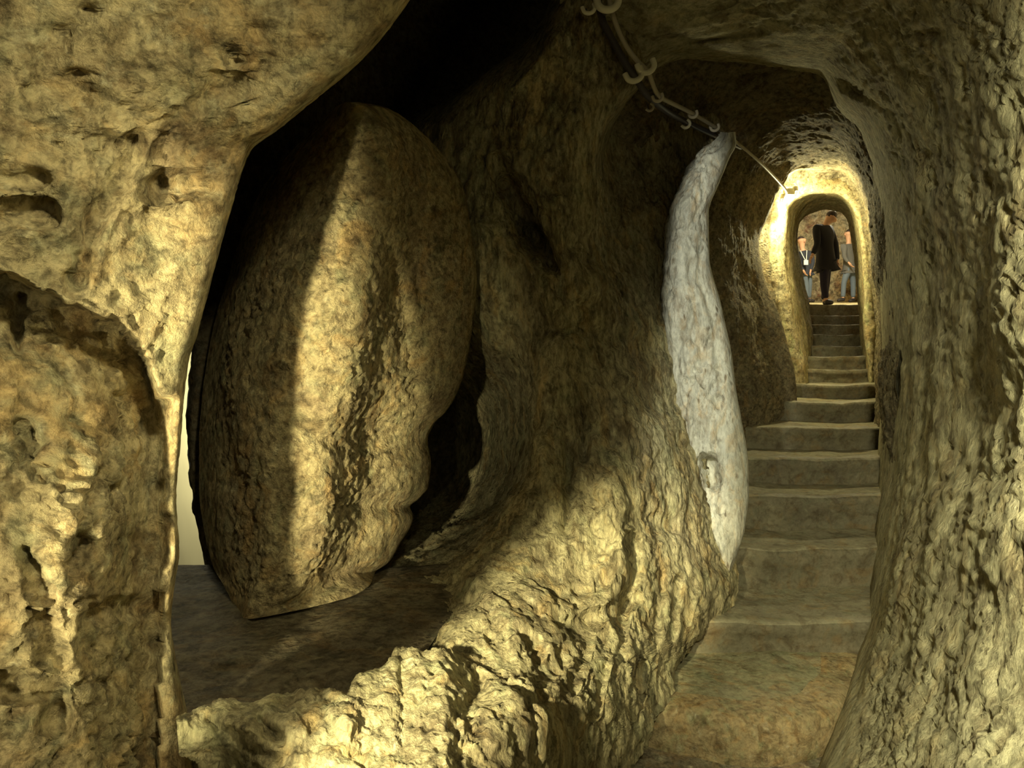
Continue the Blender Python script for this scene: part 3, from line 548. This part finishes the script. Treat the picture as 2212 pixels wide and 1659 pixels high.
def person(J, label, cols, H, flare=0.0):
    """J: joint dict of world points; H: stature scale"""
    foot = ((J['ankle_l'][0]+J['ankle_r'][0])/2, (J['ankle_l'][1]+J['ankle_r'][1])/2, J['ground'])
    t = thing('person', label, 'person', loc=foot)
    j = {k: np.array(v, float)-np.array(foot) for k, v in J.items() if k != 'ground'}
    s = H/1.72
    nodes = []; edges = []; idx = {}
    def add(k, p, r, ry=None): idx[k] = len(nodes); nodes.append((*p, r*s, (ry if ry else r)*s))
    def lk(a, b): edges.append((idx[a], idx[b]))
    pel, chest, neck, head = j['pelvis'], j['chest'], j['neck'], j['head']
    add('pel', pel, .125, .10); add('waist', pel*.55+chest*.45, .115, .09); add('chest', chest, .145, .10); add('neck', neck-(head-neck)*.15, .058); add('jaw', neck*.25+head*.75, .084, .092); add('head', head, .128, .135); add('crown', head+(head-neck)*.42, .112, .118)
    for a, b in (('pel', 'waist'), ('waist', 'chest'), ('chest', 'neck'), ('neck', 'jaw'), ('jaw', 'head'), ('head', 'crown')): lk(a, b)
    for sd in 'lr':
        add('sh'+sd, j['sh_'+sd], .06); add('el'+sd, j['el_'+sd], .042); add('wr'+sd, j['wr_'+sd], .028); lk('chest', 'sh'+sd); lk('sh'+sd, 'el'+sd); lk('el'+sd, 'wr'+sd)
        dv = j['wr_'+sd]-j['el_'+sd]; dv /= np.linalg.norm(dv)+1e-9
        pm = j['wr_'+sd]+dv*.07*s; add('palm'+sd, pm, .032, .016); lk('wr'+sd, 'palm'+sd)
        side = np.cross(dv, [0, 1, 0]); side /= np.linalg.norm(side)+1e-9; dep = np.array([0, 1., 0])
        for q, ln in enumerate((.065, .078, .072, .055)):
            off = dep*(q-1.5)*.021*s
            add('f%d%s' % (q, sd), pm+off+dv*.035*s, .009); add('g%d%s' % (q, sd), pm+off+dv*(.035+ln*.6)*s+side*.012*s, .008); add('h%d%s' % (q, sd), pm+off+dv*(.03+ln)*s+side*.03*s, .007)
            lk('palm'+sd, 'f%d%s' % (q, sd)); lk('f%d%s' % (q, sd), 'g%d%s' % (q, sd)); lk('g%d%s' % (q, sd), 'h%d%s' % (q, sd))
        add('t'+sd, j['wr_'+sd]+dv*.03*s-dep*.04*s, .011); add('u'+sd, j['wr_'+sd]+dv*.075*s-dep*.058*s, .009); lk('palm'+sd, 't'+sd); lk('t'+sd, 'u'+sd)
        add('hip'+sd, j['hip_'+sd], .085); add('kn'+sd, j['knee_'+sd], .056); add('an'+sd, j['ankle_'+sd], .038); add('toe'+sd, j['toe_'+sd], .034, .026)
        lk('pel', 'hip'+sd); lk('hip'+sd, 'kn'+sd); lk('kn'+sd, 'an'+sd); lk('an'+sd, 'toe'+sd)
    body = skin_obj('body', nodes, edges, M['skin'], t, 1)
    # face: nose, ears and eyes
    f = np.array(cols['face'], float); f /= np.linalg.norm(f); up = (head-neck)/np.linalg.norm(head-neck); rt = np.cross(f, up)
    def blob(name, p, r, mat, sx=1, sy=1, sz=1, par=None):
        n = 10; P = np.array([[(r*sx*math.sin(math.pi*a/8)*math.cos(2*math.pi*b/n), r*sy*math.sin(math.pi*a/8)*math.sin(2*math.pi*b/n), r*sz*math.cos(math.pi*a/8)) for b in range(n)] for a in range(9)])
        o = grid_mesh(name, P, mat, closed_v=True); o.parent = par or t; o.location = tuple(p); return o
    blob('nose', head+f*.104*s-up*.012*s, .016*s, M['skin'], 1, 1, 1.5)
    for q in (-1, 1):
        blob('ear', head+rt*q*.098*s, .026*s, M['skin'], .6, .6, 1.2); blob('eye', head+f*.096*s+rt*q*.03*s+up*.015*s, .011*s, M['hair'])
    blob('mouth', head+f*.096*s-up*.045*s, .016*s, plain('lips', (.45, .18, .14)), 1, 1, .4)
    # hair
    blob('hair', head-f*.034*s+up*.052*s, .105*s, M['hair'], .95, .98, .85)
    # jacket
    g = cols.get('bulk', 1.16); hem = pel-np.array([0, 0, 1])*cols['hem']
    nd = [(*pel, .155*g*s, .125*g*s), (*(pel*.5+chest*.5), .145*g*s, .12*g*s), (*chest, .165*g*s, .125*g*s), (*(chest*.35+neck*.65), .085*s, .08*s), (*hem, .15*g*s, .125*g*s)]
    ed = [(0, 1), (1, 2), (2, 3), (0, 4)]
    if flare: nd.append((*(hem+np.array([flare, 0, -.02])), .12*g*s, .11*g*s)); ed.append((4, 5))
    for sd in 'lr':
        b0 = len(nd); nd += [(*j['sh_'+sd], .082*s), (*j['el_'+sd], .062*s), (*(j['wr_'+sd]*.95+j['el_'+sd]*.05), .045*s)]; ed += [(2, b0), (b0, b0+1), (b0+1, b0+2)]
    skin_obj('jacket', nd, ed, M[cols['jacket']], t, 1)
    nd = [(*pel, .14*s, .12*s), (*(pel*.7+chest*.3), .13*s, .11*s)]; ed = [(0, 1)]
    for sd in 'lr':
        b0 = len(nd); nd += [(*j['hip_'+sd], .10*s), (*j['knee_'+sd], .072*s), (*(j['ankle_'+sd]+np.array([0, 0, .02])), .062*s)]; ed += [(0, b0), (b0, b0+1), (b0+1, b0+2)]
    skin_obj('trousers', nd, ed, M[cols['trousers']], t, 1)
    for sd in 'lr':
        a = j['ankle_'+sd]; b = j['toe_'+sd]
        skin_obj('shoe', [(*(a-(b-a)*.25-np.array([0, 0, .03])), .066*s, .062*s), (*(a*.5+b*.5-np.array([0, 0, .004])), .062*s, .052*s), (*(b+(b-a)*.12), .056*s, .044*s)], [(0, 1), (1, 2)], M['shoe'], t, 1)
    return t, j, foot

def gz(d): return zt-.02+.09*(d-12.7)
def man():
    D = 13.4; k = lambda px, py, dy=0: W(px, py, D+dy)
    g = gz(D)
    s = 1.0
    J = dict(pelvis=k(1785, 563), chest=k(1777, 505), neck=k(1786, 481), head=k(1795, 471), sh_l=k(1764, 492, -.10), sh_r=k(1792, 494, .12), el_l=k(1766, 527, -.16), wr_l=k(1755, 551, -.2),
             el_r=k(1805, 530, .12), wr_r=k(1809, 565, .02), hip_l=k(1781, 578, -.07), hip_r=k(1785, 578, .08), knee_l=k(1780, 617, -.07), knee_r=k(1784, 617, .10),
             ankle_l=(k(1780, 650)[0], D-.08, g+.075), ankle_r=(k(1786, 650)[0], D+.12, g+.075), toe_l=(k(1794, 650)[0], D-.1, g+.035), toe_r=(k(1800, 650)[0], D+.1, g+.035), ground=g)
    person(J, 'person in a long black jacket stooping at the top of the stairs', dict(face=(.8, .3, -.4), hem=.10, jacket='black', trousers='trouser', bulk=1.32), 1.66, .10)
man()
def left_person():
    D = 17.6; k = lambda px, py, dy=0: W(px, py, D+dy); g = gz(D)
    J = dict(pelvis=k(1742, 582), chest=k(1739, 552), neck=k(1733, 537), head=k(1732, 521), sh_l=k(1727, 548, -.05), sh_r=k(1752, 548, .05), el_l=k(1728, 570, -.1), wr_l=k(1736, 585, -.2),
             el_r=k(1756, 566, 0), wr_r=k(1751, 585, -.15), hip_l=k(1737, 590), hip_r=k(1747, 590, .05), knee_l=k(1742, 615), knee_r=k(1749, 615, .05),
             ankle_l=(k(1743, 640)[0], D, g+.08), ankle_r=(k(1751, 640)[0], D+.1, g+.08), toe_l=(k(1746, 640)[0], D-.16, g+.035), toe_r=(k(1755, 640)[0], D-.05, g+.035), ground=g)
    t, j, foot = person(J, 'person in a navy jacket with a white badge, left of the stooping one', dict(face=(.35, -1, 0), hem=.06, jacket='navy', trousers='jeans'), 1.5)
    b = np.array(W(1741, 567, D-.30))-np.array(foot)
    me = bpy.data.meshes.new('badge'); w, h, q = .05, .055, .006
    me.from_pydata([(x*w, yy*q, z*h) for x in (-1, 1) for yy in (-1, 1) for z in (-1, 1)], [], [(0, 1, 3, 2), (4, 6, 7, 5), (0, 4, 5, 1), (2, 3, 7, 6), (0, 2, 6, 4), (1, 5, 7, 3)])
    me.materials.append(M['white']); o = bpy.data.objects.new('badge', me); C.objects.link(o); o.parent = t; o.location = tuple(b)
    for q, (x0, x1) in ((-.01, (1729, 1734)), (.01, (1743, 1742))):
        pts = [np.array(W(x0, 541, D-.16)), np.array(W(x1, 553, D-.27)), b+np.array(foot)+np.array([q, 0, .05])]
        tube('lanyard', [tuple(p-b-np.array(foot)) for p in pts], .009, M['white'], o)
left_person()
def right_person():
    D = 17.8; k = lambda px, py, dy=0: W(px, py, D+dy); g = gz(D)
    J = dict(pelvis=k(1834, 578), chest=k(1833, 540), neck=k(1833, 521), head=k(1833, 506), sh_l=k(1824, 532, -.14), sh_r=k(1842, 532, .14), el_l=k(1824, 556, -.18), wr_l=k(1834, 568, -.26),
             el_r=k(1850, 555, .1), wr_r=k(1844, 574, .0), hip_l=k(1830, 588, -.05), hip_r=k(1840, 588, .05), knee_l=k(1823, 610, -.05), knee_r=k(1843, 612, .08),
             ankle_l=(k(1819, 640)[0], D-.05, g+.09), ankle_r=(k(1847, 640)[0], D+.1, g+.09), toe_l=(k(1806, 640)[0], D-.08, g+.035), toe_r=(k(1836, 640)[0], D, g+.035), ground=g)
    person(J, 'person in a grey jacket and jeans striding left, half hidden by the right jamb', dict(face=(-1, -.2, 0), hem=.08, jacket='grey', trousers='jeans'), 1.55)
right_person()

# ------------------------------------------------------------------ lights
def light(kind, name, loc, energy, color, size=.05, target=None, angle=60, blend=.6):
    l = bpy.data.lights.new(name, kind); l.energy = energy; l.color = color
    l.shadow_soft_size = size
    if kind == 'SPOT': l.spot_size = math.radians(angle); l.spot_blend = blend
    o = bpy.data.objects.new(name, l); C.objects.link(o); o.location = loc
    if target is not None:
        from mathutils import Vector
        o.rotation_euler = (Vector(target)-Vector(loc)).to_track_quat('-Z', 'Y').to_euler()
    return o
WARM = (1, .89, .50)
LL = (-1.0, -.30, CAMZ-.50)
a = light('SPOT', 'lamp_left', LL, 950, WARM, .05, W(665, 850, 2.4), 46, 1.0); a.scale = (.15, 1, 1)
a = light('SPOT', 'lamp_left', (-.92, -.30, CAMZ+.02), 1350, WARM, .06, W(1110, 1400, 2.2), 27, .9); a.scale = (.48, 1, 1)
from mathutils import Quaternion
a.rotation_euler = (a.rotation_euler.to_quaternion() @ Quaternion((0, 0, 1), math.radians(-24))).to_euler()
light('SPOT', 'lamp_left', LL, 150, WARM, .05, W(60, 1230, 1.4), 36, 1.0)
light('SPOT', 'lamp_right', (.42, .15, CAMZ+.60), 470, (1, .94, .60), .10, (1.52, 1.5, CAMZ-.20), 84, 1.0)
light('SPOT', 'fill_front', (.14, .42, CAMZ+.92), 100, (1, .90, .52), .08, (-.95, 1.38, CAMZ+.02), 82, 1.0)  # unseen spot added to brighten the upper left wall
light('POINT', 'lamp_fill', (.10, -.5, CAMZ+.5), 10, (1, .90, .52), .15)
sp = light('SPOT', 'lamp_pillar', (-.35, 1.0, CAMZ+.75), 235, (1, .99, .80), .05, W(1512, 770, 3.8), 50, .5); sp.scale = (.14, 1, 1)
light('POINT', 'lamp_niche', W(1697, 452, 6.47), 105, (1, .91, .50), .03)
light('POINT', 'lamp_chamber', (6.6, 14.8, zt+2.7), 420, (1, .93, .68), .2)
light('POINT', 'lamp_gap', W(330, 900, 5.2), 80, (1, .93, .62), .2)

w = bpy.data.worlds.new('World'); bpy.context.scene.world = w; w.use_nodes = True
w.node_tree.nodes['Background'].inputs['Color'].default_value = (0, 0, 0, 1)
cam = bpy.data.cameras.new('Camera'); co = bpy.data.objects.new('Camera', cam); C.objects.link(co)
cam.sensor_fit = 'HORIZONTAL'; cam.sensor_width = 36; cam.lens = 36*F/2212; cam.shift_y = -(829.5-HY)/2212; cam.clip_start = .02
co.location = (0, 0, CAMZ); co.rotation_euler = (math.pi/2, 0, 0); bpy.context.scene.camera = co
vs = bpy.context.scene.view_settings; vs.view_transform = 'Standard'; vs.look = 'None'; vs.exposure = 0; vs.gamma = 1; vs.use_curve_mapping = False
bpy.context.scene.cycles.max_bounces = 6; bpy.context.scene.cycles.diffuse_bounces = 4
